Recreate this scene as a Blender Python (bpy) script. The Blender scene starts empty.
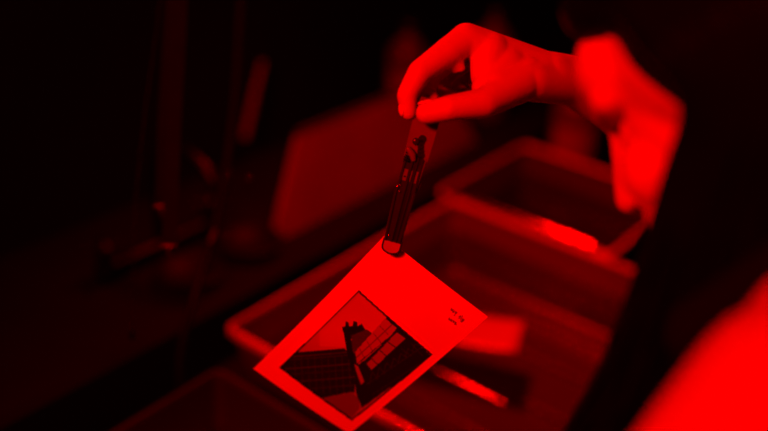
import bpy, bmesh, math, random
import numpy as np
from mathutils import Vector, Matrix
random.seed(4); rng = np.random.default_rng(4)
S = bpy.context.scene
COL = S.collection

# ------------------------------------------------------------------ camera
F_PX = 950.0
ROLL = math.atan(.073)
PITCH = math.atan(500 * math.cos(ROLL) / F_PX)
CAM = Vector((0, 0, 1.6))
cF = Vector((0, math.cos(PITCH), -math.sin(PITCH)))
_R0 = Vector((1, 0, 0)); _U0 = _R0.cross(cF)
cR = _R0 * math.cos(ROLL) + _U0 * math.sin(ROLL)
cU = -_R0 * math.sin(ROLL) + _U0 * math.cos(ROLL)
cam_data = bpy.data.cameras.new('camera'); cam = bpy.data.objects.new('camera', cam_data); COL.objects.link(cam)
cam.matrix_world = Matrix(((cR.x, cU.x, -cF.x, CAM.x), (cR.y, cU.y, -cF.y, CAM.y), (cR.z, cU.z, -cF.z, CAM.z), (0, 0, 0, 1)))
cam_data.sensor_width = 36.0
cam_data.lens = F_PX * 36 / 768
cam_data.clip_start = .02
cam_data.dof.use_dof = True
cam_data.dof.focus_distance = 0.79
cam_data.dof.aperture_fstop = (cam_data.lens) / 30.0     # 30 mm opening
S.camera = cam

# ------------------------------------------------------------------ world, lamps, exposure
S.view_settings.view_transform = 'Standard'
S.view_settings.look = 'None'
S.view_settings.gamma = 1.0
S.view_settings.exposure = 0.0
S.view_settings.use_curve_mapping = False
wd = bpy.data.worlds.new('darkroom_world'); S.world = wd; wd.use_nodes = True
wd.node_tree.nodes['Background'].inputs[0].default_value = (1, 0, 0, 1)
wd.node_tree.nodes['Background'].inputs[1].default_value = 0.0003
RED = (1.0, 0.0, 0.0)
def area(name, loc, target, size, power, spread=110):
    l = bpy.data.lights.new(name, 'AREA'); l.shape = 'RECTANGLE'; l.size = size[0]; l.size_y = size[1]
    l.energy = power; l.color = RED
    o = bpy.data.objects.new(name, l); COL.objects.link(o)
    o.location = loc
    o.rotation_euler = (Vector(target) - Vector(loc)).to_track_quat('-Z', 'Y').to_euler()
    l.spread = math.radians(spread)
    return o
KEY_LOC, KEY_TO = Vector((-.66, -.18, 2.08)), Vector((.16, .74, 1.20))
WALL_LOC, WALL_TO = Vector((-.020, 1.436, 1.78)), Vector((.27, 1.12, .88))     # over the far half of the sink
area('safelight_lamp', KEY_LOC, KEY_TO, (.30, .24), 6.6, 80)
area('safelight_lamp_sink', WALL_LOC, WALL_TO, (.15, .12), 4.5, 100)

# ------------------------------------------------------------------ helpers
AZ = math.radians(36)
uD = Vector((math.sin(AZ), math.cos(AZ), 0)); vD = Vector((-math.cos(AZ), math.sin(AZ), 0))
def W(u, v, z): return uD * u + vD * v + Vector((0, 0, z))      # sink frame: u along the sink, v towards its wall
def at(x, y, d): return CAM + (cF + cR * ((x - 384) / F_PX) - cU * ((y - 215.5) / F_PX)) * d

def mat(name, col, rough=.5, metal=0, spec=.5, noise=0, nscale=40, bump=0, bscale=80, trans=0, ior=1.45, coat=0, sheen=0):
    m = bpy.data.materials.new(name); m.use_nodes = True; nt = m.node_tree; b = nt.nodes['Principled BSDF']
    b.inputs['Base Color'].default_value = (*col, 1); b.inputs['Roughness'].default_value = rough
    b.inputs['Metallic'].default_value = metal; b.inputs['Specular IOR Level'].default_value = spec
    b.inputs['Transmission Weight'].default_value = trans; b.inputs['IOR'].default_value = ior
    b.inputs['Coat Weight'].default_value = coat
    tc = nt.nodes.new('ShaderNodeTexCoord')
    if noise:
        n = nt.nodes.new('ShaderNodeTexNoise'); n.inputs['Scale'].default_value = nscale; n.inputs['Detail'].default_value = 5
        r = nt.nodes.new('ShaderNodeMix'); r.data_type = 'RGBA'
        r.inputs[6].default_value = (*[c * (1 - noise) for c in col], 1); r.inputs[7].default_value = (*[min(1, c * (1 + noise)) for c in col], 1)
        nt.links.new(tc.outputs['Object'], n.inputs['Vector']); nt.links.new(n.outputs['Fac'], r.inputs[0]); nt.links.new(r.outputs[2], b.inputs['Base Color'])
    if bump:
        n2 = nt.nodes.new('ShaderNodeTexNoise'); n2.inputs['Scale'].default_value = bscale; n2.inputs['Detail'].default_value = 4
        bp = nt.nodes.new('ShaderNodeBump'); bp.inputs['Strength'].default_value = bump; bp.inputs['Distance'].default_value = .002
        nt.links.new(tc.outputs['Object'], n2.inputs['Vector']); nt.links.new(n2.outputs['Fac'], bp.inputs['Height']); nt.links.new(bp.outputs['Normal'], b.inputs['Normal'])
    return m
M = dict(
    skin=mat('skin', (.57, .40, .32), .55, noise=.05, nscale=60, bump=.10, bscale=260, spec=.35),
    nail=mat('nail', (.80, .58, .50), .3),
    hair=mat('hair', (.0022, .0018, .0015), .42, spec=.04, noise=.4, nscale=25),
    top=mat('black_cotton', (.004, .004, .004), .9, spec=.05, bump=.4, bscale=500),
    trousers=mat('dark_denim', (.03, .035, .06), .9, bump=.4, bscale=500),
    shoe=mat('black_leather', (.02, .02, .02), .4),
    wall=mat('dark_wall_paint', (.007, .007, .007), .95, spec=.1, noise=.2, nscale=4, bump=.2, bscale=60),
    floor=mat('dark_floor_vinyl', (.03, .03, .03), .6, noise=.3, nscale=6),
    ceil=mat('ceiling_paint', (.05, .05, .05), .9, noise=.1, nscale=4),
    sink=mat('dark_sink_plastic', (.006, .006, .006), .7, spec=.1, noise=.2, nscale=8),
    ledge=mat('ledge_paint', (.007, .0065, .0065), .8, spec=.1, noise=.3, nscale=9),
    rim=mat('lit_wet_tray_lip', (.66, .64, .64), .30, spec=1.0, coat=1, noise=.1, nscale=20),  # lips paler than the basins: their lit look is put into the colour
    tray=mat('grey_tray_plastic', (.085, .08, .08), .30, noise=.12, nscale=12),
    tray_black=mat('charcoal_tray_plastic', (.018, .017, .017), .6, spec=.2, noise=.2, nscale=12),
    tray_dark=mat('dark_tray_plastic', (.04, .038, .038), .6, spec=.2, noise=.2, nscale=12),
    board=mat('grey_board', (.21, .20, .20), .5, noise=.25, nscale=9),
    chrome=mat('chrome', (.6, .6, .6), .15, metal=1, noise=.1, nscale=30),
    clip=mat('clip_steel', (.10, .10, .10), .3, metal=1, noise=.2, nscale=30),
    rod=mat('rod_steel', (.22, .22, .22), .10, metal=1, noise=.1, nscale=30),
    steel=mat('dark_steel', (.025, .025, .025), .4, metal=1, noise=.2, nscale=30),
    rubber=mat('black_rubber', (.005, .005, .005), .55, spec=.2, noise=.3, nscale=60),
    brown=mat('brown_bottle_plastic', (.10, .045, .03), .3, noise=.2, nscale=15),
    black=mat('black_plastic', (.01, .01, .01), .4, noise=.2, nscale=30),
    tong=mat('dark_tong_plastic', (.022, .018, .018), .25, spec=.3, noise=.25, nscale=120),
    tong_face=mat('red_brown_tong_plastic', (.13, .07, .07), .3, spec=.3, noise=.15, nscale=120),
    pad=mat('translucent_rubber_pad', (.36, .28, .28), .35, spec=.3, noise=.1, nscale=150),
    paper=mat('wet_paper', (.42, .42, .41), .25, noise=.04, nscale=15),
    paper_back=mat('paper_back', (.8, .8, .78), .6, noise=.03, nscale=15),
    card=mat('label_paper', (.25, .24, .22), .7, noise=.1, nscale=40),
    film=mat('film_emulsion', (.008, .006, .006), .9, spec=.05, noise=.3, nscale=60),
    lamp_case=mat('lamp_housing', (.03, .03, .03), .5, noise=.2, nscale=20),
)
def emis(name, s):
    m = bpy.data.materials.new(name); m.use_nodes = True; nt = m.node_tree; nt.nodes.clear()
    e = nt.nodes.new('ShaderNodeEmission'); e.inputs[0].default_value = (1, 0, 0, 1); e.inputs[1].default_value = s
    o = nt.nodes.new('ShaderNodeOutputMaterial'); nt.links.new(e.outputs[0], o.inputs[0]); return m
M['glow'] = emis('safelight_filter', 8)
def liquid_mat():
    m = bpy.data.materials.new('developer_liquid'); m.use_nodes = True; nt = m.node_tree; nt.nodes.clear()
    t = nt.nodes.new('ShaderNodeBsdfTransparent'); t.inputs[0].default_value = (.85, .8, .75, 1)
    g = nt.nodes.new('ShaderNodeBsdfGlossy'); g.inputs['Roughness'].default_value = .05
    f = nt.nodes.new('ShaderNodeFresnel'); f.inputs[0].default_value = 1.33
    n = nt.nodes.new('ShaderNodeTexNoise'); n.inputs['Scale'].default_value = 14
    b = nt.nodes.new('ShaderNodeBump'); b.inputs['Strength'].default_value = .15; b.inputs['Distance'].default_value = .004
    tc = nt.nodes.new('ShaderNodeTexCoord'); nt.links.new(tc.outputs['Object'], n.inputs['Vector'])
    nt.links.new(n.outputs['Fac'], b.inputs['Height']); nt.links.new(b.outputs['Normal'], g.inputs['Normal'])
    x = nt.nodes.new('ShaderNodeMixShader'); o = nt.nodes.new('ShaderNodeOutputMaterial')
    nt.links.new(f.outputs[0], x.inputs[0]); nt.links.new(t.outputs[0], x.inputs[1]); nt.links.new(g.outputs[0], x.inputs[2]); nt.links.new(x.outputs[0], o.inputs[0])
    return m
M['liquid'] = liquid_mat()

def link(name, me, m=None, parent=None, smooth=False, origin=None):
    if origin is not None:
        me.transform(Matrix.Translation(-Vector(origin)))
    if smooth:
        for p in me.polygons: p.use_smooth = True
        if len(me.polygons) < 20000: me.set_sharp_from_angle(angle=math.radians(52))
    if m is not None: me.materials.append(m)
    o = bpy.data.objects.new(name, me); COL.objects.link(o)
    if origin is not None: o.location = origin
    if parent is not None:
        o.parent = parent
        if origin is None: o.location = -parent.location if parent.parent is None else -(parent.location + parent.parent.location)
        else: o.location = Vector(origin) - parent.location
    return o
def tag(o, label=None, cat=None, group=None, kind=None):
    if label: o['label'] = label
    if cat: o['category'] = cat
    if group: o['group'] = group
    if kind: o['kind'] = kind
    return o
def thing(name, label, cat, loc, group=None):
    o = bpy.data.objects.new(name, None); COL.objects.link(o); o.location = loc; o.empty_display_size = .05
    return tag(o, label, cat, group)
def part(name, bm, m, parent=None, smooth=False, origin=None):
    me = bpy.data.meshes.new(name)
    if isinstance(bm, bpy.types.Mesh): me = bm
    else:
        bmesh.ops.recalc_face_normals(bm, faces=bm.faces[:]); bm.to_mesh(me); bm.free()
    return link(name, me, m, parent, smooth, origin)
def raw(bm, vs, fs):
    b = [bm.verts.new(v) for v in vs]
    for f in fs:
        try: bm.faces.new([b[i] for i in f])
        except ValueError: pass
    return b
def hexa(bm, c):                       # 8 corners: bottom 4, top 4
    raw(bm, c, [(0, 3, 2, 1), (4, 5, 6, 7), (0, 1, 5, 4), (1, 2, 6, 5), (2, 3, 7, 6), (3, 0, 4, 7)])
def ubox(bm, u0, u1, v0, v1, z0, z1):
    hexa(bm, [W(u0, v0, z0), W(u1, v0, z0), W(u1, v1, z0), W(u0, v1, z0), W(u0, v0, z1), W(u1, v0, z1), W(u1, v1, z1), W(u0, v1, z1)])
def bevel(bm, w, seg=2):
    bmesh.ops.bevel(bm, geom=[e for e in bm.edges if e.calc_face_angle(0) > .5], offset=w, segments=seg, affect='EDGES', profile=.5)
def frame_of(d):
    d = d.normalized(); a = Vector((0, 0, 1)) if abs(d.z) < .9 else Vector((1, 0, 0))
    x = a.cross(d).normalized(); y = d.cross(x); return x, y
def tube(bm, pts, r, n=10, close=True):
    pts = [Vector(p) for p in pts]; rs = r if isinstance(r, (list, tuple)) else [r] * len(pts)
    rings = []; x = None
    for i, p in enumerate(pts):
        d = (pts[min(i + 1, len(pts) - 1)] - pts[max(i - 1, 0)]).normalized()
        if x is None: x, y = frame_of(d)
        else:
            x = (x - d * x.dot(d)).normalized(); y = d.cross(x)
        rings.append([bm.verts.new(p + (x * math.cos(2 * math.pi * k / n) + y * math.sin(2 * math.pi * k / n)) * rs[i]) for k in range(n)])
    for a, b in zip(rings, rings[1:]):
        for k in range(n): bm.faces.new((a[k], a[(k + 1) % n], b[(k + 1) % n], b[k]))
    if close: bm.faces.new(rings[0][::-1]); bm.faces.new(rings[-1])
def lathe(bm, base, prof, n=24, axis=Vector((0, 0, 1))):
    x, y = frame_of(axis); base = Vector(base); rings = []
    for r, h in prof:
        rings.append([bm.verts.new(base + axis * h + (x * math.cos(2 * math.pi * k / n) + y * math.sin(2 * math.pi * k / n)) * max(r, 1e-4)) for k in range(n)])
    for a, b in zip(rings, rings[1:]):
        for k in range(n): bm.faces.new((a[k], a[(k + 1) % n], b[(k + 1) % n], b[k]))
    bm.faces.new(rings[0][::-1]); bm.faces.new(rings[-1])
def spline(pts, n=8):                   # Catmull-Rom
    P = [Vector(p) for p in pts]; P = [P[0] * 2 - P[1]] + P + [P[-1] * 2 - P[-2]]; out = []
    for i in range(1, len(P) - 2):
        for k in range(n):
            t = k / n; a, b, c, d = P[i - 1], P[i], P[i + 1], P[i + 2]
            out.append(.5 * ((2 * b) + (c - a) * t + (2 * a - 5 * b + 4 * c - d) * t * t + (3 * b - a - 3 * c + d) * t ** 3))
    out.append(P[-2]); return out
# organic primitives (grown together by a voxel remesh)
def ball(bm, c, r, mtx=None, sub=3):
    r = r if isinstance(r, (tuple, list)) else (r, r, r)
    m = Matrix.Translation(Vector(c)) @ (mtx.to_4x4() if mtx else Matrix.Identity(4)) @ Matrix.Diagonal((*r, 1))
    bmesh.ops.create_icosphere(bm, subdivisions=sub, radius=1, matrix=m)
def capsule(bm, p, q, r0, r1, n=16, k=5):
    p, q = Vector(p), Vector(q); ax = q - p; L = ax.length
    if L < 1e-5: ball(bm, p, max(r0, r1), sub=2); return
    ax = ax / L; s = max(-.95, min(.95, (r0 - r1) / L)); a0 = math.asin(s); prof = []
    for i in range(k + 1):
        a = -math.pi / 2 + (a0 + math.pi / 2) * i / k; prof.append((r0 * math.cos(a), r0 * math.sin(a)))
    for i in range(k + 1):
        a = a0 + (math.pi / 2 - a0) * i / k; prof.append((r1 * math.cos(a), L + r1 * math.sin(a)))
    lathe(bm, p, prof, n, ax)
def slimb(bm, pts, rs, n=32, k=5):      # limb through a smooth curve, radii eased
    P = spline(pts, k); R = []
    for i in range(len(rs) - 1):
        for j in range(k):
            t = j / k; t = t * t * (3 - 2 * t) * .5 + t * .5; R.append(rs[i] * (1 - t) + rs[i + 1] * t)
    R.append(rs[-1]); limb(bm, P, R, n)
def limb(bm, pts, rs, n=16):
    for i in range(len(pts) - 1): capsule(bm, pts[i], pts[i + 1], rs[i], rs[i + 1], n)
def grow(bm, voxel, smooth=4, fac=.5):
    me = bpy.data.meshes.new('tmp'); bmesh.ops.recalc_face_normals(bm, faces=bm.faces[:]); bm.to_mesh(me); bm.free()
    o = bpy.data.objects.new('tmp', me); COL.objects.link(o)
    r = o.modifiers.new('r', 'REMESH'); r.mode = 'VOXEL'; r.voxel_size = voxel; r.use_smooth_shade = True
    s = o.modifiers.new('s', 'SMOOTH'); s.iterations = smooth; s.factor = fac
    dg = bpy.context.evaluated_depsgraph_get(); out = bpy.data.meshes.new_from_object(o.evaluated_get(dg))
    bpy.data.objects.remove(o); bpy.data.meshes.remove(me); return out
def join(meshes):
    bm = bmesh.new()
    for m in meshes: bm.from_mesh(m)
    me = bpy.data.meshes.new('joined'); bm.to_mesh(me); bm.free(); return me

# ------------------------------------------------------------------ the room
U0, U1, V0, V1, H = -2.0, 3.4, -1.9, 1.15, 2.6
def slab(name, m, *a):
    bm = bmesh.new(); ubox(bm, *a); return tag(part(name, bm, m), kind='structure')
slab('floor', M['floor'], U0 - .1, U1 + .1, V0 - .1, V1 + .1, -.1, 0)
slab('ceiling', M['ceil'], U0 - .1, U1 + .1, V0 - .1, V1 + .1, H, H + .1)
slab('wall_left', M['wall'], U0, U1, V1, V1 + .1, 0, H)
slab('wall_right', M['wall'], U0, U1, V0 - .1, V0, 0, H)
slab('wall_far', M['wall'], U1, U1 + .1, V0 - .1, V1 + .1, 0, H)
slab('wall_near', M['wall'], U0 - .1, U0, V0 - .1, V1 + .1, 0, H)
for nm, a in (('baseboard_left', (U0, U1, V1 - .015, V1, 0, .09)), ('baseboard_far', (U1 - .015, U1, V0, V1, 0, .09))):
    slab(nm, M['sink'], *a)

# ------------------------------------------------------------------ the person holding the tongs
def build_person():
    ctr = W(.55, .02, 0)
    Ls, Rs = Vector((.186, .345, 1.328)), Vector((.405, .575, 1.345))
    neck0 = Vector((.285, .450, 1.345)); head = Vector((.213, .549, 1.420))
    # head frame
    fwd = Vector((-.76, .65, 0)).normalized(); pit = math.radians(42)
    up = Vector((0, 0, 1)); hf = (fwd * math.cos(pit) - up * math.sin(pit)).normalized()
    side = hf.cross(up).normalized(); hu = side.cross(hf).normalized()
    HM = Matrix((side, hf, hu)).transposed()            # columns: side (her right), forward, up
    hp = lambda x, y, z: head + HM @ Vector((x, y, z))
    bm = bmesh.new()
    ball(bm, hp(0, -.018, .035), (.073, .094, .083), HM)
    ball(bm, hp(0, .034, -.014), (.056, .048, .076), HM)
    ball(bm, hp(0, .056, .044), (.057, .037, .038), HM)
    for s in (-1, 1):
        capsule(bm, hp(s * .012, .088, .024), hp(s * .046, .062, .030), .012, .012)          # brow
        ball(bm, hp(s * .040, .060, -.024), (.022, .022, .024), HM, 2)                         # cheekbone
        ball(bm, hp(s * .034, .060, -.052), (.022, .024, .026), HM, 2)                         # cheek
        ball(bm, hp(s * .030, .066, .002), (.0135, .010, .0115), HM, 2)                        # closed lid over the eye
        capsule(bm, hp(s * .056, .000, -.056), hp(s * .014, .072, -.102), .022, .018)         # jaw
        ball(bm, hp(s * .074, -.008, -.006), (.007, .016, .030), HM, 2)                        # ear
        ball(bm, hp(s * .079, -.014, .006), (.005, .012, .018), HM, 2)
        capsule(bm, hp(s * .007, .100, -.040), hp(s * .010, .096, -.040), .006, .006)
    limb(bm, [hp(0, .092, .016), hp(0, .104, -.014), hp(0, .114, -.036)], [.008, .009, .0095])  # nose
    ball(bm, hp(0, .078, -.068), (.028, .020, .022), HM, 2)
    capsule(bm, hp(-.016, .096, -.062), hp(.016, .096, -.062), .0052, .0052)
    capsule(bm, hp(-.014, .095, -.073), hp(.014, .095, -.073), .0058, .0058)
    ball(bm, hp(0, .080, -.104), (.023, .019, .018), HM, 2)                                     # chin
    # neck, shoulders
    limb(bm, [hp(0, -.030, -.050), neck0 + Vector((0, 0, .03)), neck0 - Vector((0, 0, .03))], [.056, .053, .062])
    limb(bm, [neck0 + Vector((-.03, -.03, .0)), Ls + Vector((.02, .02, .002))], [.050, .046])
    limb(bm, [neck0 + Vector((.03, .03, .0)), Rs + Vector((-.02, -.02, .002))], [.050, .046])
    # near (left) arm goes down to the sink edge
    Le = Vector((.078, .300, 1.085)); Lw = Vector((.110, .455, .945))
    slimb(bm, [Ls + Vector((.012, .012, .0)), Ls.lerp(Le, .25), Ls.lerp(Le, .6), Le, Le.lerp(Lw, .35), Le.lerp(Lw, .75), Lw], [.050, .049, .042, .037, .0365, .029, .024])
    Re = Vector((.345, .815, 1.262))
    # left hand resting on the sink edge
    kn = Lw + Vector((.01, .075, -.020)); sd = Vector((1, -.15, .0)).normalized()
    for i, t in enumerate((-.030, -.010, .011, .030)):
        m0 = kn + sd * t + Vector((0, -abs(t) * .25, 0)); L = (.040, .045, .042, .032)[i]
        capsule(bm, Lw + sd * t * .4, m0, .016, .012)
        a = m0 + Vector((0, L * .8, -L * .45)); b = a + Vector((0, L * .35, -L * .55)); c = b + Vector((0, .002, -.022))
        limb(bm, [m0, a, b, c], [.0105, .0095, .0085, .0075], 12)
    ts = Lw + sd * .020
    limb(bm, [ts, ts + sd * .025 + Vector((0, .030, -.01)), ts + sd * .032 + Vector((0, .060, -.022)), ts + sd * .028 + Vector((0, .084, -.032))], [.016, .013, .0105, .0085], 12)
    upper = grow(bm, .0028, 6)
    # ---- right forearm and hand, fine
    bm = bmesh.new()
    wr = at(549, 75, .800)
    slimb(bm, [Rs + Vector((-.01, -.012, 0)), Rs.lerp(Re, .4), Re, at(655, 120, .880), at(610, 97, .848), at(575, 82, .818), wr], [.050, .044, .036, .0345, .0275, .0215, .0200])
    limb(bm, [at(566, 82, .812), at(530, 80, .785)], [.0195, .018], 32)
    I0, I1, I2, I3 = at(466, 39, .778), at(420, 72, .762), at(407, 95, .760), at(409, 112, .762)
    M0, M1, M2, M3 = at(469, 40, .800), at(430, 75, .795), at(424, 95, .788), at(431, 99, .7800)
    R0, R1, R2, R3 = at(481, 47, .820), at(443, 75, .822), at(437, 94, .812), at(449, 96, .806)
    P0, P1, P2, P3 = at(494, 58, .836), at(461, 78, .842), at(459, 90, .838), at(466, 92, .830)
    capsule(bm, wr, I0, .0190, .0135); capsule(bm, wr, M0, .0185, .0125); capsule(bm, wr, R0, .0180, .0125); capsule(bm, wr, P0, .0170, .0120)
    limb(bm, [I0, I1, I2, I3], [.0132, .0102, .0086, .0070])
    limb(bm, [I0.lerp(I1, .35), I0.lerp(I1, .5)], [.0125, .0118])
    limb(bm, [M0, M1, M2, M3], [.0128, .0102, .0086, .0074])
    limb(bm, [R0, R1, R2, R3], [.0122, .0098, .0084, .0070])
    limb(bm, [P0, P1, P2, P3], [.0108, .0086, .0074, .0062])
    T0, T1, T2, T3 = at(520, 84, .778), at(484, 103, .752), at(449, 108, .743), at(427, 113, .7475)
    limb(bm, [T0, T1, T2, T3], [.0160, .0122, .0102, .0092])
    capsule(bm, at(524, 78, .785), at(497, 88, .770), .019, .0155)
    ball(bm, at(536, 76, .795), .0200); ball(bm, at(500, 60, .796), .0165); ball(bm, at(510, 66, .795), .020)
    capsule(bm, at(505, 66, .785), at(486, 88, .768), .0185, .0120)     # web between thumb and palm
    capsule(bm, at(490, 52, .782), at(486, 76, .776), .0170, .0130)
    capsule(bm, at(456, 61, .774), at(461, 68, .776), .0060, .0040)     # folds of skin at the index root
    capsule(bm, at(451, 64, .773), at(455, 70, .776), .0050, .0035)
    fine = grow(bm, .0014, 14)
    # ---- torso and legs, coarse
    hips = Vector((.385, .270, .90)); ax = (Rs - Ls).normalized(); hx = Vector((.72, .69, 0)).normalized()
    TM = Matrix((ax, Vector((0, 0, 1)).cross(ax).normalized(), Vector((0, 0, 1)))).transposed()
    def torso(g):
        b = bmesh.new()
        mid = (Ls + Rs) / 2
        ball(b, mid + Vector((.015, -.02, -.055)), (.150 + g, .085 + g, .090 + g), TM)
        ball(b, mid.lerp(hips, .28) + Vector((.01, 0, 0)), (.140 + g, .098 + g, .120 + g), TM)
        ball(b, mid.lerp(hips, .60), (.118 + g, .088 + g, .140 + g), TM)
        ball(b, hips, (.150 + g, .108 + g, .130 + g), TM)
        return b
    def legs(b, g):
        for s in (-1, 1):
            h = hips + hx * s * .085 - Vector((0, 0, .04)); k = h + Vector((-.03 + .02 * s, .02, -.40)); a = k + Vector((.03, -.03, -.37))
            limb(b, [h, h.lerp(k, .5), k, k.lerp(a, .4), a], [.088 + g, .074 + g, .056 + g, .054 + g, .038 + g], 20)
        return b
    low = grow(legs(torso(0), 0), .007, 3)
    me = join([upper, fine, low])
    body = link('person', me, M['skin'], None, True, origin=Vector((hips.x, hips.y, 0)))
    tag(body, 'person with long dark hair leaning over the trays, holding print tongs in one raised hand', 'person')
    # top with straps, trousers, shoes
    b = torso(.008)
    for s, e in ((-1, Ls), (1, Rs)):
        mid = (Ls + Rs) / 2; p = mid.lerp(e, .52)
        n = Vector((0, 0, 1)).cross(ax).normalized()
        limb(b, [p + n * .075 - Vector((0, 0, .03)), p + n * .03 + Vector((0, 0, .048)), p - n * .04 + Vector((0, 0, .040)), p - n * .08 - Vector((0, 0, .03))], [.022, .016, .016, .022])
    part('sleeveless_top', grow(b, .006, 4), M['top'], body, True)
    b = bmesh.new(); ball(b, hips - Vector((0, 0, .02)), (.160, .118, .105), TM); legs(b, .012)
    part('trousers', grow(b, .007, 4), M['trousers'], body, True)
    for s in (-1, 1):
        h = hips + hx * s * .085; a = h + Vector((.02 * s, -.01, -.81)); f2 = Vector((-.70, .71, 0))
        b = bmesh.new(); c = Vector((a.x, a.y, 0))
        limb(b, [c + Vector((0, 0, .085)), c + Vector((0, 0, .05)) - f2 * .02], [.046, .042]); limb(b, [c + f2 * .02 + Vector((0, 0, .045)), c + f2 * .14 + Vector((0, 0, .034))], [.044, .034])
        me = grow(b, .004, 3)
        for v_ in me.vertices: v_.co.z = max(v_.co.z, .004)
        part('shoe', me, M['shoe'], body, True)
    # nails
    def nail(c, along, out, w=.0052, l=.0065):
        along = along.normalized(); out = (out - along * out.dot(along)).normalized(); x = along.cross(out)
        mm = Matrix((x, along, out)).transposed(); b = bmesh.new(); ball(b, c + out * .0005, (w, l, .0016), mm, 2)
        part('fingernail', b, M['nail'], body, True)
    nail(I3.lerp(I2, .12) - cR * .0058 - cF * .002, I3 - I2, -cR - cF * .4, .0045, .0055)
    nail(T3 + cU * .0082 - cR * .001 - cF * .001, T3 - T2, cU - cF * .25, .0056, .0070)
    # hair: cap over the skull, smooth curtains over the sides and back, fine strands on top
    b = bmesh.new()
    ball(b, hp(0, -.034, .042), (.083, .097, .090), HM)
    ball(b, hp(0, -.062, -.01), (.074, .062, .085), HM)
    ball(b, hp(0, .036, .084), (.064, .046, .034), HM); ball(b, hp(-.03, .010, .10), (.045, .05, .028), HM)
    part('hair_cap', grow(b, .004, 5), M['hair'], body, True)
    def path(s, t, out, L, rg=None):
        y = -.003 - .098 * t; g = (lambda a: rg.gauss(0, a)) if rg else (lambda a: 0)
        back = max(0, t - .75) / .25
        x = .084 * math.cos(back * 1.1)
        p = [hp(0, .045 - .12 * t, .128 - .035 * t * t + out), hp(s * .045, y + .022 * (1 - t), .108 + out - .02 * t), hp(s * (x * .96 + out), y + .004, .050), hp(s * (x + .004 + out), y - .012 * (1 - t), .005)]
        q = p[-1]; wob = rg.random() * 6 if rg else 0
        sway = Vector((-.035, .035, 0)) * (1 - t) + Vector((.10, -.06, 0)) * t * (1 if s < 0 else .6)
        for k in range(1, 7):
            f = k / 6
            p.append(q + Vector((0, 0, -L * f)) + sway * f * f + Vector((g(.005) + math.sin(wob + f * 5) * .004, g(.005) + math.cos(wob + f * 6) * .004, 0)) * f)
        return spline(p, 3)
    for s in (-1, 1):
        b = bmesh.new()
        for i in range(11):
            P = path(s, i / 10, -.004, .33); n = len(P)
            limb(b, P[5:], [.0135 * min(1, .55 + 2 * (1 - j / (n - 6))) * (.9 if j < 3 else 1) for j in range(n - 5)], 10)
        part('hair_curtain', grow(b, .005, 4), M['hair'], body, True)
    rg = random.Random(7); b = bmesh.new()
    for i in range(900):
        s = -1 if rg.random() < .6 else 1
        P = path(s, rg.random(), .002 + rg.random() * .005, .33 * rg.uniform(.85, 1.1), rg); n = len(P)
        tube(b, P, [.0014 * (1 - .75 * (j / (n - 1)) ** 3) for j in range(n)], 4)
    o = part('hair_strands', b, M['hair'], body, True); o['kind'] = 'stuff'
    return body
build_person()

# ------------------------------------------------------------------ print tongs in the hand
TA, TB = at(432, 99, .764), at(390.0, 253, .783)
tax = (TB - TA).normalized(); TL = (TB - TA).length
tn = (CAM - TA.lerp(TB, .5)).normalized(); tn = (tn - tax * tn.dot(tax)).normalized()      # faces the camera side
tw = tax.cross(tn).normalized()                                                            # to image left
if tw.dot(cR) > 0: tw = -tw
def tp(s, w, n): return TA + tax * (s * TL) + tw * w + tn * n                               # w to the left, n to the viewer
def strip(bm, prof, n0, n1):           # prof: (s, w_left, w_right, dn) closed slab along the tongs
    lo = []; hi = []
    for s, a, b_, dn in prof:
        lo.append((bm.verts.new(tp(s, a, n0 + dn)), bm.verts.new(tp(s, b_, n0 + dn))))
        hi.append((bm.verts.new(tp(s, a, n1 + dn)), bm.verts.new(tp(s, b_, n1 + dn))))
    for i in range(len(prof) - 1):
        bm.faces.new((lo[i][0], lo[i][1], lo[i + 1][1], lo[i + 1][0])); bm.faces.new((hi[i][0], hi[i + 1][0], hi[i + 1][1], hi[i][1]))
        bm.faces.new((lo[i][0], lo[i + 1][0], hi[i + 1][0], hi[i][0])); bm.faces.new((lo[i][1], hi[i][1], hi[i + 1][1], lo[i + 1][1]))
    for i in (0, -1): bm.faces.new((lo[i][0], hi[i][0], hi[i][1], lo[i][1]))
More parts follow.
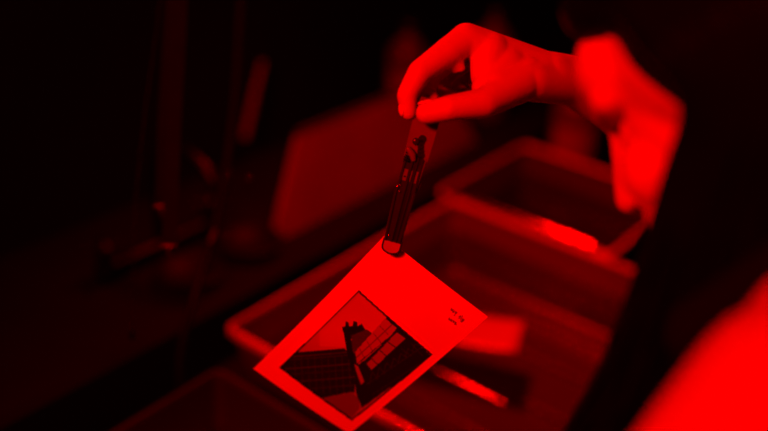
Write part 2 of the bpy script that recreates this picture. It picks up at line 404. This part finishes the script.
def build_tongs():
    t = thing('print_tongs', 'dark plastic print tongs with a pale rounded tip, pinched between finger and thumb', 'tongs', TA)
    g = .001
    # flat grip plate (upper third) and channelled lower arm, each a front and a rear one
    for side, nm in ((1, 'front_arm'), (-1, 'rear_arm')):
        bm = bmesh.new()
        o = .0042 if side > 0 else -.0058
        def P(lst): return [(s, a, b_, d * side) for s, a, b_, d in lst]
        strip(bm, P([(.0, .0085, -.0095, .0), (.06, .0105, -.0105, .0), (.22, .0105, -.0105, .0), (.38, .0098, -.0098, -.0004)]), o, o + .0016)
        strip(bm, P([(.36, .0090, -.0085, 0), (.50, .0078, -.0078, 0), (.58, .0078, -.0075, -.0005), (.60, .0098, -.0072, -.0008), (.90, .0080, -.0070, -.0032), (.925, .0076, -.0066, -.0034)]), o, o + .0016)
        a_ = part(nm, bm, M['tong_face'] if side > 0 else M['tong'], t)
        if side > 0:
            pass
        # raised rails along both edges and a hollow between them
        for nm2, (wa, wb) in (('rail', (.0098, .0080)), ('rail', (.0036, .0014)), ('rail', (-.0018, -.0030)), ('rail', (-.0058, -.0074))):
            b2 = bmesh.new()
            k = .8 if wa > .009 else 1
            strip(b2, P([(.37, wa * .9, wb * .9, 0), (.58, wa * .9, wb * .9, -.0005), (.60, wa, wb, -.0008), (.92, wa * .78, wb * .78, -.0032)]), o + .0014 * side + (0 if side > 0 else -.0), o + .0014 * side + .0018)
            part(nm2, b2, M['tong'], a_)
        b2 = bmesh.new()
        strip(b2, P([(.37, .0078, -.0056, 0), (.58, .0078, -.0056, -.0005), (.60, .0078, -.0056, -.0008), (.92, .0060, -.0044, -.0032)]), o + .0006, o + .0018)
        part('channel_floor', b2, M['tong'], a_)
        b2 = bmesh.new()
        strip(b2, P([(.36, -.0006, -.0032, .0002), (.60, -.0002, -.0026, -.0006), (.91, .0004, -.0018, -.0030)]), o + .0012, o + .0019)
        part('groove', b2, M['rubber'], a_)
        # rounded tip pad
        b2 = bmesh.new(); pr = []
        for i in range(9):
            s = .915 + .085 * i / 8; h = .0078 if i < 5 else .0078 * math.sqrt(max(.02, 1 - ((i - 4.4) / 3.7) ** 2))
            pr.append((s, h, -h * .92, -.0036))
        strip(b2, P(pr), o, o + .0016)
        pd = part('tip_pad', b2, M['pad'], t); pd['label'] = 'pale translucent rounded tip'
        b3 = bmesh.new()
        rim = [tp(s, a, o + .0010 - .0036 * side + .0004 * side) for s, a, b_, d in pr] + [tp(s, b_, o + .0010 - .0036 * side + .0004 * side) for s, a, b_, d in reversed(pr)]
        tube(b3, rim, .0008, 6)
        part('tip_rim', b3, M['tong'], pd, True)
    # hinge: keyhole slot and screw knob
    b = bmesh.new()
    for s, w, r in ((.25, -.0010, .0032), (.275, -.0010, .0026), (.30, -.0014, .0026), (.325, -.0022, .0028), (.35, -.0032, .0030), (.375, -.0034, .0028), (.395, -.0030, .0022)):
        lathe(b, tp(s, w, .0058), [(r, 0), (r, .0006)], 14, tn)
    part('keyhole_slot', b, M['rubber'], t)
    b = bmesh.new(); lathe(b, tp(.275, .0034, .0050), [(.0030, 0), (.0030, .0018), (.0022, .0026)], 18, tn); part('rivet', b, M['tong'], t, True)
    b = bmesh.new(); tube(b, [tp(.325, .0085, .0075), tp(.355, .0035, .0085), tp(.39, .0012, .0070)], [.0022, .0030, .0022], 10); part('spring_arm', b, M['tong_face'], t, True)
    b = bmesh.new()
    pts = [tp(.325 + .09 * k / 60, .0060 + .0030 * math.cos(k * .63), .0040 + .0045 * math.sin(k * .63)) for k in range(61)]
    tube(b, pts, .0007, 6); part('spring', b, M['steel'], t, True)
    for s, w in ((.50, .0052), (.575, .0088), (.60, .0060), (.56, .0066), (.885, .0050)):
        b = bmesh.new(); lathe(b, tp(s, w, .0062 - .003 * max(0, s - .6) / .3), [(.0008, 0), (.0007, .0008), (.0002, .0011)], 8, tn); part('stud', b, M['chrome'], t, True)
    b = bmesh.new(); hexa(b, [tp(.52, -.0075, -.002), tp(.52, -.0100, -.002), tp(.58, -.0085, -.002), tp(.58, -.0070, -.002), tp(.52, -.0075, .004), tp(.52, -.0100, .004), tp(.58, -.0085, .004), tp(.58, -.0070, .004)]); part('thumb_catch', b, M['black'], t)
    return t
build_tongs()

# ------------------------------------------------------------------ the photographic print hanging from the tongs
OUT = [(384, 237), (488, 318), (349, 435), (253, 370)]         # corner bearings, in order top, right, bottom, left
INN = [(359, 290.5), (431.5, 353.6), (352, 420), (280.5, 367.5)]
DEP = [.905, .947, 1.095, 1.053]
def homog(src, dst):
    A = []
    for (x, y), (a, b) in zip(src, dst):
        A.append([x, y, 1, 0, 0, 0, -a * x, -a * y, -a]); A.append([0, 0, 0, x, y, 1, -b * x, -b * y, -b])
    return np.linalg.svd(np.array(A))[2][-1].reshape(3, 3)
def build_print():
    k = .782 / (1 - .095 * .6)
    DP = [(1 + (d - 1) * .6) * k for d in DEP]
    ab = np.linalg.lstsq(np.array([[1, x, y] for x, y in OUT]), 1 / np.array(DP), rcond=None)[0]
    dep = lambda x, y: 1 / (ab[0] + ab[1] * x + ab[2] * y)
    C4 = [at(x, y, dep(x, y)) for x, y in OUT]
    nu, nv = 330, 190                                          # nu along the long side (top -> left), nv along top -> right
    # picture coordinates: homography (s,t) of the sheet -> frame bearing, computed once for the artwork layout
    Hm = homog([(0, 0), (0, 1), (1, 1), (1, 0)], OUT)          # s: top->left, t: top->right
    s, t = np.meshgrid(np.linspace(0, 1, nu + 1), np.linspace(0, 1, nv + 1), indexing='ij')
    q = np.stack([s, t, np.ones_like(s)], -1) @ Hm.T; X = q[..., 0] / q[..., 2]; Y = q[..., 1] / q[..., 2]
    def inside(poly):
        m = np.zeros(X.shape, bool); n = len(poly); j = n - 1
        for i in range(n):
            (xi, yi), (xj, yj) = poly[i], poly[j]
            if yi != yj:
                m ^= ((yi > Y) != (yj > Y)) & (X < (xj - xi) * (Y - yi) / (yj - yi) + xi)
            j = i
        return m
    def line(p, q_, w):
        p, q_ = np.array(p, float), np.array(q_, float); d = q_ - p; L2 = d @ d
        u = np.clip(((X - p[0]) * d[0] + (Y - p[1]) * d[1]) / L2, 0, 1)
        return (X - p[0] - u * d[0]) ** 2 + (Y - p[1] - u * d[1]) ** 2 < w * w
    def Z(*pts): return [(275 + a / 3.08, 285 + b / 3.08) for a, b in pts]     # artwork drawn on a 493-wide grid
    col = np.full(X.shape, .93)
    inner = inside(INN)
    nz = rng.random(X.shape)
    sky = .50 - .16 * np.clip((Y - 330) / 40, 0, 1) - .12 * np.clip((330 - X) / 60, 0, 1) + .10 * np.clip((Y - 300) / 40, 0, 1) * (X > 320) * (Y < 345)
    col[inner] = sky[inner]
    def fill(poly, v, lo=None):
        m = inside(Z(*poly)) & inner; col[m] = v
        return m
    # left block: dark building with cornice lines
    fill([(60, 205), (215, 189), (240, 215), (252, 245), (246, 330), (235, 326), (150, 346), (0, 262)], .020)
    for y0, v in ((213, .11), (222, .06), (250, .10), (268, .05), (292, .09), (318, .06)):
        m = line(*Z((10, y0 + 10 - (y0 - 212) * .0), (245, y0 - 14)), .55) & inside(Z((60, 205), (215, 189), (240, 215), (252, 245), (246, 330), (235, 326), (150, 346), (0, 262))) & inner; col[m] = v
    for i in range(9):
        x = 60 + i * 21; m = line(*Z((x, 215), (x + 6, 330)), .28) & (col < .03) & inner; col[m] = .07
    fill([(150, 346), (236, 326), (258, 345), (262, 378), (238, 408), (190, 380)], .16)       # pale wedge below
    # tower with chimneys
    fill([(208, 124), (218, 122), (219, 107), (228, 109), (229, 122), (241, 120), (243, 106), (253, 108), (256, 121), (269, 114), (276, 127), (282, 134), (262, 141), (244, 152), (236, 160), (242, 195), (262, 250), (240, 262), (222, 200), (214, 150)], .015)
    fill([(236, 150), (284, 131), (306, 146), (268, 186), (248, 206), (240, 190)], .10)
    # right: glazed roof bands between dark beams
    fill([(242, 205), (346, 94), (470, 205), (480, 216), (440, 250), (330, 330), (268, 378), (250, 330)], .018)
    fill([(248, 200), (340, 98), (376, 128), (350, 160), (300, 205), (262, 238), (254, 236)], .36)
    for a, b_ in (((262, 190), (278, 222)), ((285, 168), (302, 198)), ((306, 145), (328, 172)), ((325, 122), (350, 148)), ((252, 218), (360, 118))):
        m = line(*Z(a, b_), .45) & inner; col[m] = .15
    fill([(282, 234), (374, 140), (402, 160), (350, 208), (298, 256)], .27)
    for a, b_ in (((300, 222), (318, 240)), ((325, 196), (345, 214)), ((350, 170), (372, 186)), ((280, 238), (378, 136)), ((256, 236), (360, 150))):
        m = line(*Z(a, b_), .5) & inner; col[m] = .03
    fill([(246, 238), (258, 246), (276, 294), (266, 302), (254, 268)], .30)
    for i in range(8):                                        # lattice of the dark girder
        a = (292 + i * 22, 300 - i * 17); b_ = (300 + i * 22, 262 - i * 14); c = (318 + i * 22, 286 - i * 17)
        for p, q_ in ((a, b_), (b_, c)):
            m = line(*Z(p, q_), .4) & inner; col[m] = .055
    for a, b_ in (((285, 300), (450, 190)), ((300, 335), (470, 222)), ((390, 190), (420, 215)), ((420, 175), (455, 215))):
        m = line(*Z(a, b_), .4) & inner; col[m] = .05
    m = inner & (col < .12); col[m] *= .35 + .4 * nz[m]
    # black rebate line round the picture
    for i in range(4):
        m = line(INN[i], INN[(i + 1) % 4], .9 if i != 2 else 1.15); col[m] = .006
    m = line((344, 414), INN[2], 1.3); col[m] = .015
    # handwriting in the right-hand corner: two short words over one, in pencil
    dx, dy = 1.02, .78
    def hw(strokes, ox, oy, v=.15, w=.56):
        for st in strokes:
            for (a, b_), (c, d) in zip(st, st[1:]):
                p = (ox + a * dx - b_ * .55, oy + a * dy + b_ * 1.0); q_ = (ox + c * dx - d * .55, oy + c * dy + d * 1.0)
                m = line(p, q_, w); col[m] = np.minimum(col[m], v)
    hw([[(0, 0), (.6, 1.6), (1.6, .2), (2.2, 1.8), (3.0, .4), (3.2, 1.6)], [(4.2, 0), (4.6, 1.6), (5.4, .2), (4.6, 3.4)]], 451.5, 308.4)
    hw([[(0, .4), (.8, -.6), (1.0, 1.2), (.2, 1.6)], [(2.0, -1.4), (2.2, 1.6)], [(3.2, .2), (3.4, 1.6), (4.4, 0), (3.8, 3.0), (2.8, 2.6)]], 459.5, 316.4)
    hw([[(0, 0), (.2, 1.6), (1.0, 1.4)], [(1.8, .4), (1.6, 1.6), (2.8, 1.4), (2.6, .4)], [(3.8, 0), (4.3, 1.4), (5.0, 0)], [(5.8, 1.2), (6.6, .3), (5.8, .4), (6.2, 1.7), (7.2, 1.4)]], 449.5, 317.6)
    # geometry: a thin sheet, slightly curled
    co = np.zeros((nu + 1, nv + 1, 3)); c = [np.array(v) for v in C4]
    D = dep(X, Y)[..., None]
    co[:] = np.array(CAM) + (np.array(cF) + np.array(cR) * ((X - 384) / F_PX)[..., None] - np.array(cU) * ((Y - 215.5) / F_PX)[..., None]) * D
    n = np.cross(c[1] - c[0], c[3] - c[0]); n /= np.linalg.norm(n)
    if n @ np.array(CAM - Vector(c[0])) < 0: n = -n
    curl = .0035 * (np.cos(math.pi * (s - .5)) - .6) + .0015 * np.sin(math.pi * t)
    front = co + n * (curl[..., None] + .0002); back = co + n * (curl[..., None] - .0002)
    V = np.concatenate([front.reshape(-1, 3), back[::10, ::10].reshape(-1, 3)])
    idx = np.arange((nu + 1) * (nv + 1)).reshape(nu + 1, nv + 1)
    Fc = np.stack([idx[:-1, :-1], idx[1:, :-1], idx[1:, 1:], idx[:-1, 1:]], -1).reshape(-1, 4)
    b0 = (nu + 1) * (nv + 1); bu, bv = nu // 10 + 1, nv // 10 + 1
    bi = b0 + np.arange(bu * bv).reshape(bu, bv)
    Fb = np.stack([bi[:-1, :-1], bi[:-1, 1:], bi[1:, 1:], bi[1:, :-1]], -1).reshape(-1, 4)
    me = bpy.data.meshes.new('photographic_print'); me.from_pydata(V.tolist(), [], np.concatenate([Fc, Fb]).tolist())
    ca = me.color_attributes.new('tone', 'FLOAT_COLOR', 'POINT')
    a = np.ones((len(V), 4)); a[:, :3] = .86; a[:b0, 0] = col.reshape(-1); a[:b0, 1] = a[:b0, 0]; a[:b0, 2] = a[:b0, 0] * .98
    ca.data.foreach_set('color', a.reshape(-1).astype(np.float32))
    m = bpy.data.materials.new('print_surface'); m.use_nodes = True; b = m.node_tree.nodes['Principled BSDF']
    at_ = m.node_tree.nodes.new('ShaderNodeAttribute'); at_.attribute_name = 'tone'
    m.node_tree.links.new(at_.outputs['Color'], b.inputs['Base Color']); b.inputs['Roughness'].default_value = .6; b.inputs['Specular IOR Level'].default_value = .08
    o = link('photographic_print', me, m, None, True, origin=C4[0])
    tag(o, 'white-bordered print of a building and tower, handwriting in its corner, hanging from the tongs', 'print')
build_print()

# ------------------------------------------------------------------ the sink
def build_sink():
    t = thing('darkroom_sink', 'long dark sink along the left wall holding the developing trays', 'sink', W(1, .5, 0))
    bm = bmesh.new(); ubox(bm, -.7, 2.7, .18, .84, .745, .765); part('sink_floor', bm, M['sink'], t)
    bm = bmesh.new(); ubox(bm, -.7, 2.7, .18, .205, .765, .86); part('front_panel', bm, M['sink'], t)
    bm = bmesh.new(); ubox(bm, -.7, 2.7, .82, .84, .765, .86); part('back_panel', bm, M['sink'], t)
    for a in (-.7, 2.68):
        bm = bmesh.new(); ubox(bm, a, a + .02, .205, .82, .765, .86); part('end_panel', bm, M['sink'], t)
    bm = bmesh.new(); ubox(bm, -.7, 2.7, .84, 1.149, .835, .86); bevel(bm, .004); part('back_ledge', bm, M['ledge'], t)
    bm = bmesh.new(); ubox(bm, -.7, 2.7, .13, .1795, .835, .868); bevel(bm, .006); part('front_rail', bm, M['sink'], t)
    for a in (-.6, .95, 2.55):
        for b in (.22, .78):
            bm = bmesh.new(); ubox(bm, a, a + .05, b, b + .05, 0, .745); part('leg', bm, M['sink'], t)
build_sink()

# ------------------------------------------------------------------ developing trays
def build_tray(u0, u1, v0, v1, z0, z1, m, label, liquid=None, liqlab='', rm=None, ribs=True):
    t = thing('developing_tray', label, 'tray', W((u0 + u1) / 2, (v0 + v1) / 2, z0), 'developing trays in the sink')
    def loop(bm, u0, u1, v0, v1, z, r=.02, k=6):
        out = []
        for (cu, cv, a0) in ((u1 - r, v1 - r, 0), (u0 + r, v1 - r, 90), (u0 + r, v0 + r, 180), (u1 - r, v0 + r, 270)):
            for i in range(k + 1):
                a = math.radians(a0 + 90 * i / k); out.append(bm.verts.new(W(cu + r * math.cos(a), cv + r * math.sin(a), z)))
        return out
    def skin(bm, loops):
        for a, b in zip(loops, loops[1:]):
            n = len(a)
            for i in range(n): bm.faces.new((a[i], a[(i + 1) % n], b[(i + 1) % n], b[i]))
    s = .026; th = .004; bm = bmesh.new()
    L = [loop(bm, u0 + s + .006, u1 - s - .006, v0 + s + .006, v1 - s - .006, z0), loop(bm, u0 + s, u1 - s, v0 + s, v1 - s, z0 + .006), loop(bm, u0 + .0045, u1 - .0045, v0 + .0045, v1 - .0045, z1 - .007, .013),
         loop(bm, u0 + .0078, u1 - .0078, v0 + .0078, v1 - .0078, z1 - .007, .012), loop(bm, u0 + s + th, u1 - s - th, v0 + s + th, v1 - s - th, z0 + .012), loop(bm, u0 + s + .012, u1 - s - .012, v0 + s + .012, v1 - s - .012, z0 + th)]
    skin(bm, L); bm.faces.new(L[0]); bm.faces.new(L[-1][::-1])
    part('basin', bm, m, t, True)
    bm = bmesh.new(); R = []
    for d, z, r in ((.0075, -.010, .010), (.0075, -.003, .010), (.0065, .000, .011), (.0040, .000, .012), (.0015, -.0012, .0125), (.0004, -.003, .013), (0, -.005, .014), (0, -.0110, .014), (.0015, -.0125, .013), (.003, -.0115, .012), (.003, -.006, .011), (.005, -.006, .011)):
        R.append(loop(bm, u0 + d, u1 - d, v0 + d, v1 - d, z1 + z, r))
    skin(bm, R); skin(bm, [R[-1], R[0]])
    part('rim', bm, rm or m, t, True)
    if ribs:
        n = 5
        for i in range(n):
            uu = u0 + .07 + (u1 - u0 - .14) * i / (n - 1); bm = bmesh.new()
            tube(bm, [W(uu, v0 + .06, z0 + th + .001), W(uu, v1 - .06, z0 + th + .001)], .0045, 8); part('rib', bm, m, t, True)
    if liquid:
        f = (liquid - z0) / (z1 - z0); k = s + th - (s - .005) * f + .002
        bm = bmesh.new(); a = loop(bm, u0 + k, u1 - k, v0 + k, v1 - k, liquid); fc = bm.faces.new(a); fc.normal_update()
        if fc.normal.z < 0: fc.normal_flip()
        me = bpy.data.meshes.new('developer'); bm.to_mesh(me); bm.free()
        o = part('developer', me, M['liquid'], None, origin=W((u0 + u1) / 2, (v0 + v1) / 2, liquid))
        tag(o, liqlab, 'liquid')
    return t
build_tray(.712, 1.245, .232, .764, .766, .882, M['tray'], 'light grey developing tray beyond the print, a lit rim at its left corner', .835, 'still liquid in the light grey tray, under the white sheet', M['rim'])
build_tray(.10, .655, .29, .712, .766, .876, M['tray_black'], 'dark developing tray nearest the camera, lower left of the print', .812, 'still liquid in the dark tray nearest the camera', M['tray_dark'])
build_tray(1.252, 1.55, .47, .80, .766, .880, M['tray_dark'], 'small dark developing tray with its lip paled as if lit, farthest along the sink', .828, 'still liquid in the small tray with the lit-toned lip farthest away', M['rim'])

# wet sheet lying in the grey tray
bm = bmesh.new(); c = [(1.050, .500), (.975, .469), (.925, .610), (1.000, .641)]; nn = 10; g = []
for i in range(nn + 1):
    row = []
    for j in range(nn + 1):
        a, b = i / nn, j / nn
        uu = (c[0][0] * (1 - a) + c[1][0] * a) * (1 - b) + (c[3][0] * (1 - a) + c[2][0] * a) * b
        vv = (c[0][1] * (1 - a) + c[1][1] * a) * (1 - b) + (c[3][1] * (1 - a) + c[2][1] * a) * b
        row.append(bm.verts.new(W(uu, vv, .8365 + .010 * (1 - b) ** 2 * (1 - b) + .002 * math.sin(3 * a))))
    g.append(row)
for i in range(nn):
    for j in range(nn): bm.faces.new((g[i][j], g[i + 1][j], g[i + 1][j + 1], g[i][j + 1]))
o = part('wet_sheet', bm, M['paper'], None, True, origin=W(1, .55, .8365))
sm = o.modifiers.new('thickness', 'SOLIDIFY'); sm.thickness = .0004
tag(o, 'small wet white sheet floating in the light grey tray right of the print', 'paper')

bm = bmesh.new(); tube(bm, [W(.872, .425, .8420), W(.870, .70, .8420)], .0045, 12)  # rod added to carry the bright streak inside the tray
o = part('glint_rod', bm, M['rod'], None, True, origin=W(.88, .42, .844)); tag(o, 'slim shiny rod added in the light grey tray to catch a highlight', 'rod')
bm = bmesh.new(); tube(bm, [W(1.2485, .50, .8865), W(1.2485, .78, .8865)], .0065, 12)  # rod added to give the meeting tray lips their glint
o = part('glint_rod', bm, M['chrome'], None, True, origin=W(1.2485, .5, .8865)); tag(o, 'slim shiny rod added along the touching lips of two trays for a glint', 'rod')

# ------------------------------------------------------------------ board leaning on the ledge behind the trays
t = thing('squeegee_board', 'flat grey squeegee board with slanted ends standing on the ledge behind the trays', 'board', W(1.15, .9, .86))
bm = bmesh.new()
hexa(bm, [W(.945, .893, .861), W(1.52, .893, .861), W(1.52, .905, .861), W(.945, .905, .861), W(1.045, .935, 1.000), W(1.44, .935, 1.000), W(1.44, .947, .997), W(1.045, .947, .997)])
bevel(bm, .003); part('panel', bm, M['board'], t)
bm = bmesh.new(); tube(bm, [W(1.045, .941, 1.002), W(1.44, .941, 1.002)], .006, 10); part('edge_strip', bm, M['tray_dark'], t, True)

# dark dishes put in for two shadow shapes on the ledge
for (x, y), lab in (((283, 262), 'small black round dish on the ledge, right one of two added for shadow shapes behind the grey tray'), ((238, 302), 'small black round dish on the ledge, left one of two added for shadow shapes behind the grey tray')):
    r = cF + cR * ((x - 384) / F_PX) - cU * ((y - 215.5) / F_PX); P = CAM + r * ((.868 - CAM.z) / r.z)
    vv = max(P.dot(vD), .905); P = W(P.dot(uD), vv, .861)
    bm = bmesh.new(); lathe(bm, P, [(.030, 0), (.034, .003), (.046, .018), (.050, .020), (.046, .021), (.032, .006), (.001, .005)], 28)
    tag(part('dish', bm, M['rubber'], None, True, origin=P), lab, 'dish', 'black dishes added for shadow shapes on the ledge')

# ------------------------------------------------------------------ chemical bottles
def bottle(P, r, h, label, m):
    t = thing('chemical_bottle', label, 'bottle', P, 'chemical bottles behind the trays')
    bm = bmesh.new(); lathe(bm, P, [(r * .92, 0), (r, .006), (r, h * .66), (r * .92, h * .74), (r * .5, h * .84), (r * .32, h * .88), (r * .32, h * .92)], 32); part('bottle_body', bm, m, t, True)
    bm = bmesh.new(); lathe(bm, P + Vector((0, 0, h * .915)), [(r * .40, 0), (r * .40, h * .07), (r * .36, h * .08)], 20); part('cap', bm, M['black'], t, True)
    bm = bmesh.new(); n = 14; lo = []; hi = []
    base = math.atan2(-P.y, -P.x)
    for i in range(n + 1):
        a = base - .9 + 1.8 * i / n; d = Vector((math.cos(a), math.sin(a), 0)) * (r + .0006)
        lo.append(bm.verts.new(P + d + Vector((0, 0, h * .18)))); hi.append(bm.verts.new(P + d + Vector((0, 0, h * .55))))
    for i in range(n): bm.faces.new((lo[i], lo[i + 1], hi[i + 1], hi[i]))
    part('blank_label', bm, M['card'], t, True)
bottle(W(1.67, .752, .766), .048, .25, 'brown chemical bottle standing in the sink, seen just below the wrist', M['brown'])
bottle(W(2.05, .76, .766), .052, .27, 'brown chemical bottle standing deepest in the sink, above the wrist', M['brown'])
bottle(W(1.66, .96, .861), .045, .23, 'brown chemical bottle on the ledge, behind the curled fingers', M['brown'])
bottle(W(1.50, 1.06, .861), .040, .21, 'brown chemical bottle on the ledge, left of the hand', M['brown'])

# ------------------------------------------------------------------ tap, hose, chain, hanging tongs at the left
def build_tap():
    P = W(.80, .99, .861)
    t = thing('mixer_tap', 'dark chrome mixer tap with two cross handles on the ledge at the left', 'tap', P)
    bm = bmesh.new(); tube(bm, [W(.70, .99, .875), W(.90, .99, .875)], .014, 14); part('tap_body', bm, M['steel'], t, True)
    bm = bmesh.new(); tube(bm, spline([W(.80, .99, .875), W(.80, .99, .99), W(.80, .965, 1.04), W(.80, .92, 1.05), W(.80, .875, 1.03), W(.80, .86, .99)], 6), .0085, 12); part('spout', bm, M['steel'], t, True)
    for a in (.70, .90):
        bm = bmesh.new(); lathe(bm, W(a, .99, .862), [(.016, 0), (.016, .02), (.010, .03), (.010, .05), (.012, .055), (.004, .062)], 16); h = part('valve', bm, M['steel'], t, True)
        for k in range(4):
            an = k * math.pi / 2 + .5; c0 = W(a, .99, .915); d = Vector((math.cos(an), math.sin(an), 0))
            bm = bmesh.new(); capsule(bm, c0, c0 + d * .022, .003, .0045, 10); part('spoke', bm, M['steel'], h, True)
build_tap()

bm = bmesh.new(); pts = [at(246, -130, 1.20), at(240, 0, 1.20), at(234, 100, 1.19), at(224, 180, 1.17), at(212, 240, 1.15), at(194, 300, 1.13), at(181, 352, 1.14), at(182, 400, 1.17)]
tube(bm, [at(250, -260, 1.2)] + spline(pts, 6), .0052, 10)
o = part('rubber_hose', bm, M['rubber'], None, True, origin=pts[0]); tag(o, 'thin black rubber hose hanging down in a curve past the tap', 'hose')
# spring clip round the hose
P = at(214, 236, 1.145); bm = bmesh.new(); d = (at(208, 250, 1.145) - at(219, 222, 1.145)).normalized()
lathe(bm, P - d * .012, [(.0068, 0), (.0082, .003), (.0082, .020), (.0068, .024)], 14, d)
hexa(bm, [P + cR * .008 + cU * a + cF * c_ + cR * e for a, c_, e in ((0, 0, 0), (0, .003, 0), (.004, .003, 0), (.004, 0, 0), (0, 0, .010), (0, .003, .010), (.004, .003, .010), (.004, 0, .010))])
o = part('hose_clamp', bm, M['steel'], None, False, origin=P); tag(o, 'small steel clamp glinting on the black hose', 'clamp')

# beaded pull chain
b = bmesh.new(); pts = spline([at(171, -140, 1.0), at(160, 0, 1.0), at(151, 70, 1.0), at(143, 130, 1.0), at(136, 200, 1.0), at(133, 260, 1.0), at(132, 330, 1.0)], 40)
acc = 0; last = pts[0]; beads = []
for p in pts:
    acc += (p - last).length; last = p
    if acc >= .0043: beads.append(p); acc = 0
for p in beads: ball(b, p, .00155, None, 1)
tube(b, [pts[i] for i in range(0, len(pts), 6)], .0005, 5)
topz = pts[0]; tube(b, [topz, Vector((topz.x, topz.y, H))], .0012, 5)
capsule(b, pts[-1], pts[-1] - Vector((0, 0, .009)), .0018, .0032, 10)
o = part('bead_chain', b, M['steel'], None, True, origin=pts[-1]); tag(o, 'fine beaded metal pull chain hanging at the far left', 'chain')

# thin wire hook added on the hose to carry two small glints
t = thing('glint_hook', 'thin dark wire hook with two tiny shiny tips, added on the black hose for two glints', 'hook', at(217, 228, 1.14))
bm = bmesh.new(); tube(bm, spline([at(216, 236, 1.14), at(221, 205, 1.12), at(232, 184, 1.11), at(249, 178, 1.10)], 6), .0009, 6); tube(bm, spline([at(221, 205, 1.12), at(223, 188, 1.12), at(230, 172, 1.12)], 4), .0008, 6); part('wire', bm, M['rubber'], t, True)
for a, b_ in ((249, 178), (230, 172)):
    bm = bmesh.new(); ball(bm, at(a, b_, 1.10 if a > 240 else 1.12), .0019, None, 2); part('tip', bm, M['chrome'], t, True)
# film strips with clips hung at the left
def film(x0, y0, x1, y1, d, label):
    top, bot = at(x0, y0, d), at(x1, y1, d); t = thing('film_strip', label, 'film strip', top, 'film strips hung to dry')
    ax = (bot - top).normalized(); wv = ax.cross(cF).normalized() * .008; nrm = ax.cross(wv).normalized() * .0003
    b = bmesh.new(); n = 12; R = []
    for i in range(n + 1):
        p = top.lerp(bot, i / n) + cF * .003 * math.sin(i * .6); R.append([b.verts.new(p + a) for a in (wv + nrm, -wv + nrm, -wv - nrm, wv - nrm)])
    for a, c in zip(R, R[1:]):
        for k in range(4): b.faces.new((a[k], a[(k + 1) % 4], c[(k + 1) % 4], c[k]))
    b.faces.new(R[0]); b.faces.new(R[-1]); part('film', b, M['film'], t)
    b = bmesh.new()
    lathe(b, bot - cR * .009, [(.0014, 0), (.0019, .002), (.0019, .016), (.0014, .018)], 10, cR)
    capsule(b, bot + ax * .002, bot + ax * .014, .0018, .0010, 10); part('weight_clip', b, M['clip'], t, True)
    b = bmesh.new(); tube(b, [top, Vector((top.x, top.y, H))], .0008, 5); part('string', b, M['rubber'], t)
film(182, -60, 169, 246, 1.00, 'narrow dark film strip hung with a weight clip, right of the chain')
film(176, -80, 162, 206, 1.05, 'narrow dark film strip ending higher, its clip above the other one')

def hung_tongs():
    a, b_ = at(263, 62, 1.68), at(245, 138, 1.70); ax = (b_ - a).normalized(); w = ax.cross(cF).normalized()
    t = thing('wall_tongs', 'pale plastic tongs hanging blurred near the wall, upper left', 'tongs', a)
    for s in (-1, 1):
        b = bmesh.new(); tube(b, [a + cF * .004 * s, a.lerp(b_, .5) + cF * .010 * s, b_ + cF * .003 * s], [.004, .0055, .006], 10); part('arm', b, M['board'], t, True)
    b = bmesh.new(); tube(b, [a, Vector((a.x, a.y, H))], .001, 5); part('cord', b, M['rubber'], t)
hung_tongs()

# ------------------------------------------------------------------ the two safelights (outside the frame)
def safelight(loc, to, size, label, back):
    t = thing('safelight', label, 'lamp', loc)
    q = (to - loc).to_track_quat('-Z', 'Y').to_matrix().to_4x4(); MX = Matrix.Translation(loc) @ q
    def bx(x, y, z0, z1, m, nm):
        b = bmesh.new(); hexa(b, [MX @ Vector(c) for c in ((-x, -y, z0), (x, -y, z0), (x, y, z0), (-x, y, z0), (-x, -y, z1), (x, -y, z1), (x, y, z1), (-x, y, z1))]); part(nm, b, m, t)
    bx(size[0] / 2 + .015, size[1] / 2 + .015, .02, .10, M['lamp_case'], 'housing')
    bx(size[0] / 2, size[1] / 2, .012, .0199, M['glow'], 'filter')
    b = bmesh.new(); c = MX @ Vector((0, 0, .10)); tube(b, [c, Vector(back)], .010, 10); part('bracket', b, M['lamp_case'], t, True)
safelight(KEY_LOC, KEY_TO, (.30, .24), 'black box safelight hung from the ceiling over the near end of the sink', (KEY_LOC.x - .05, KEY_LOC.y - .05, H))
safelight(WALL_LOC, WALL_TO, (.15, .12), 'small black box safelight over the middle of the sink', (WALL_LOC.x, WALL_LOC.y, H))
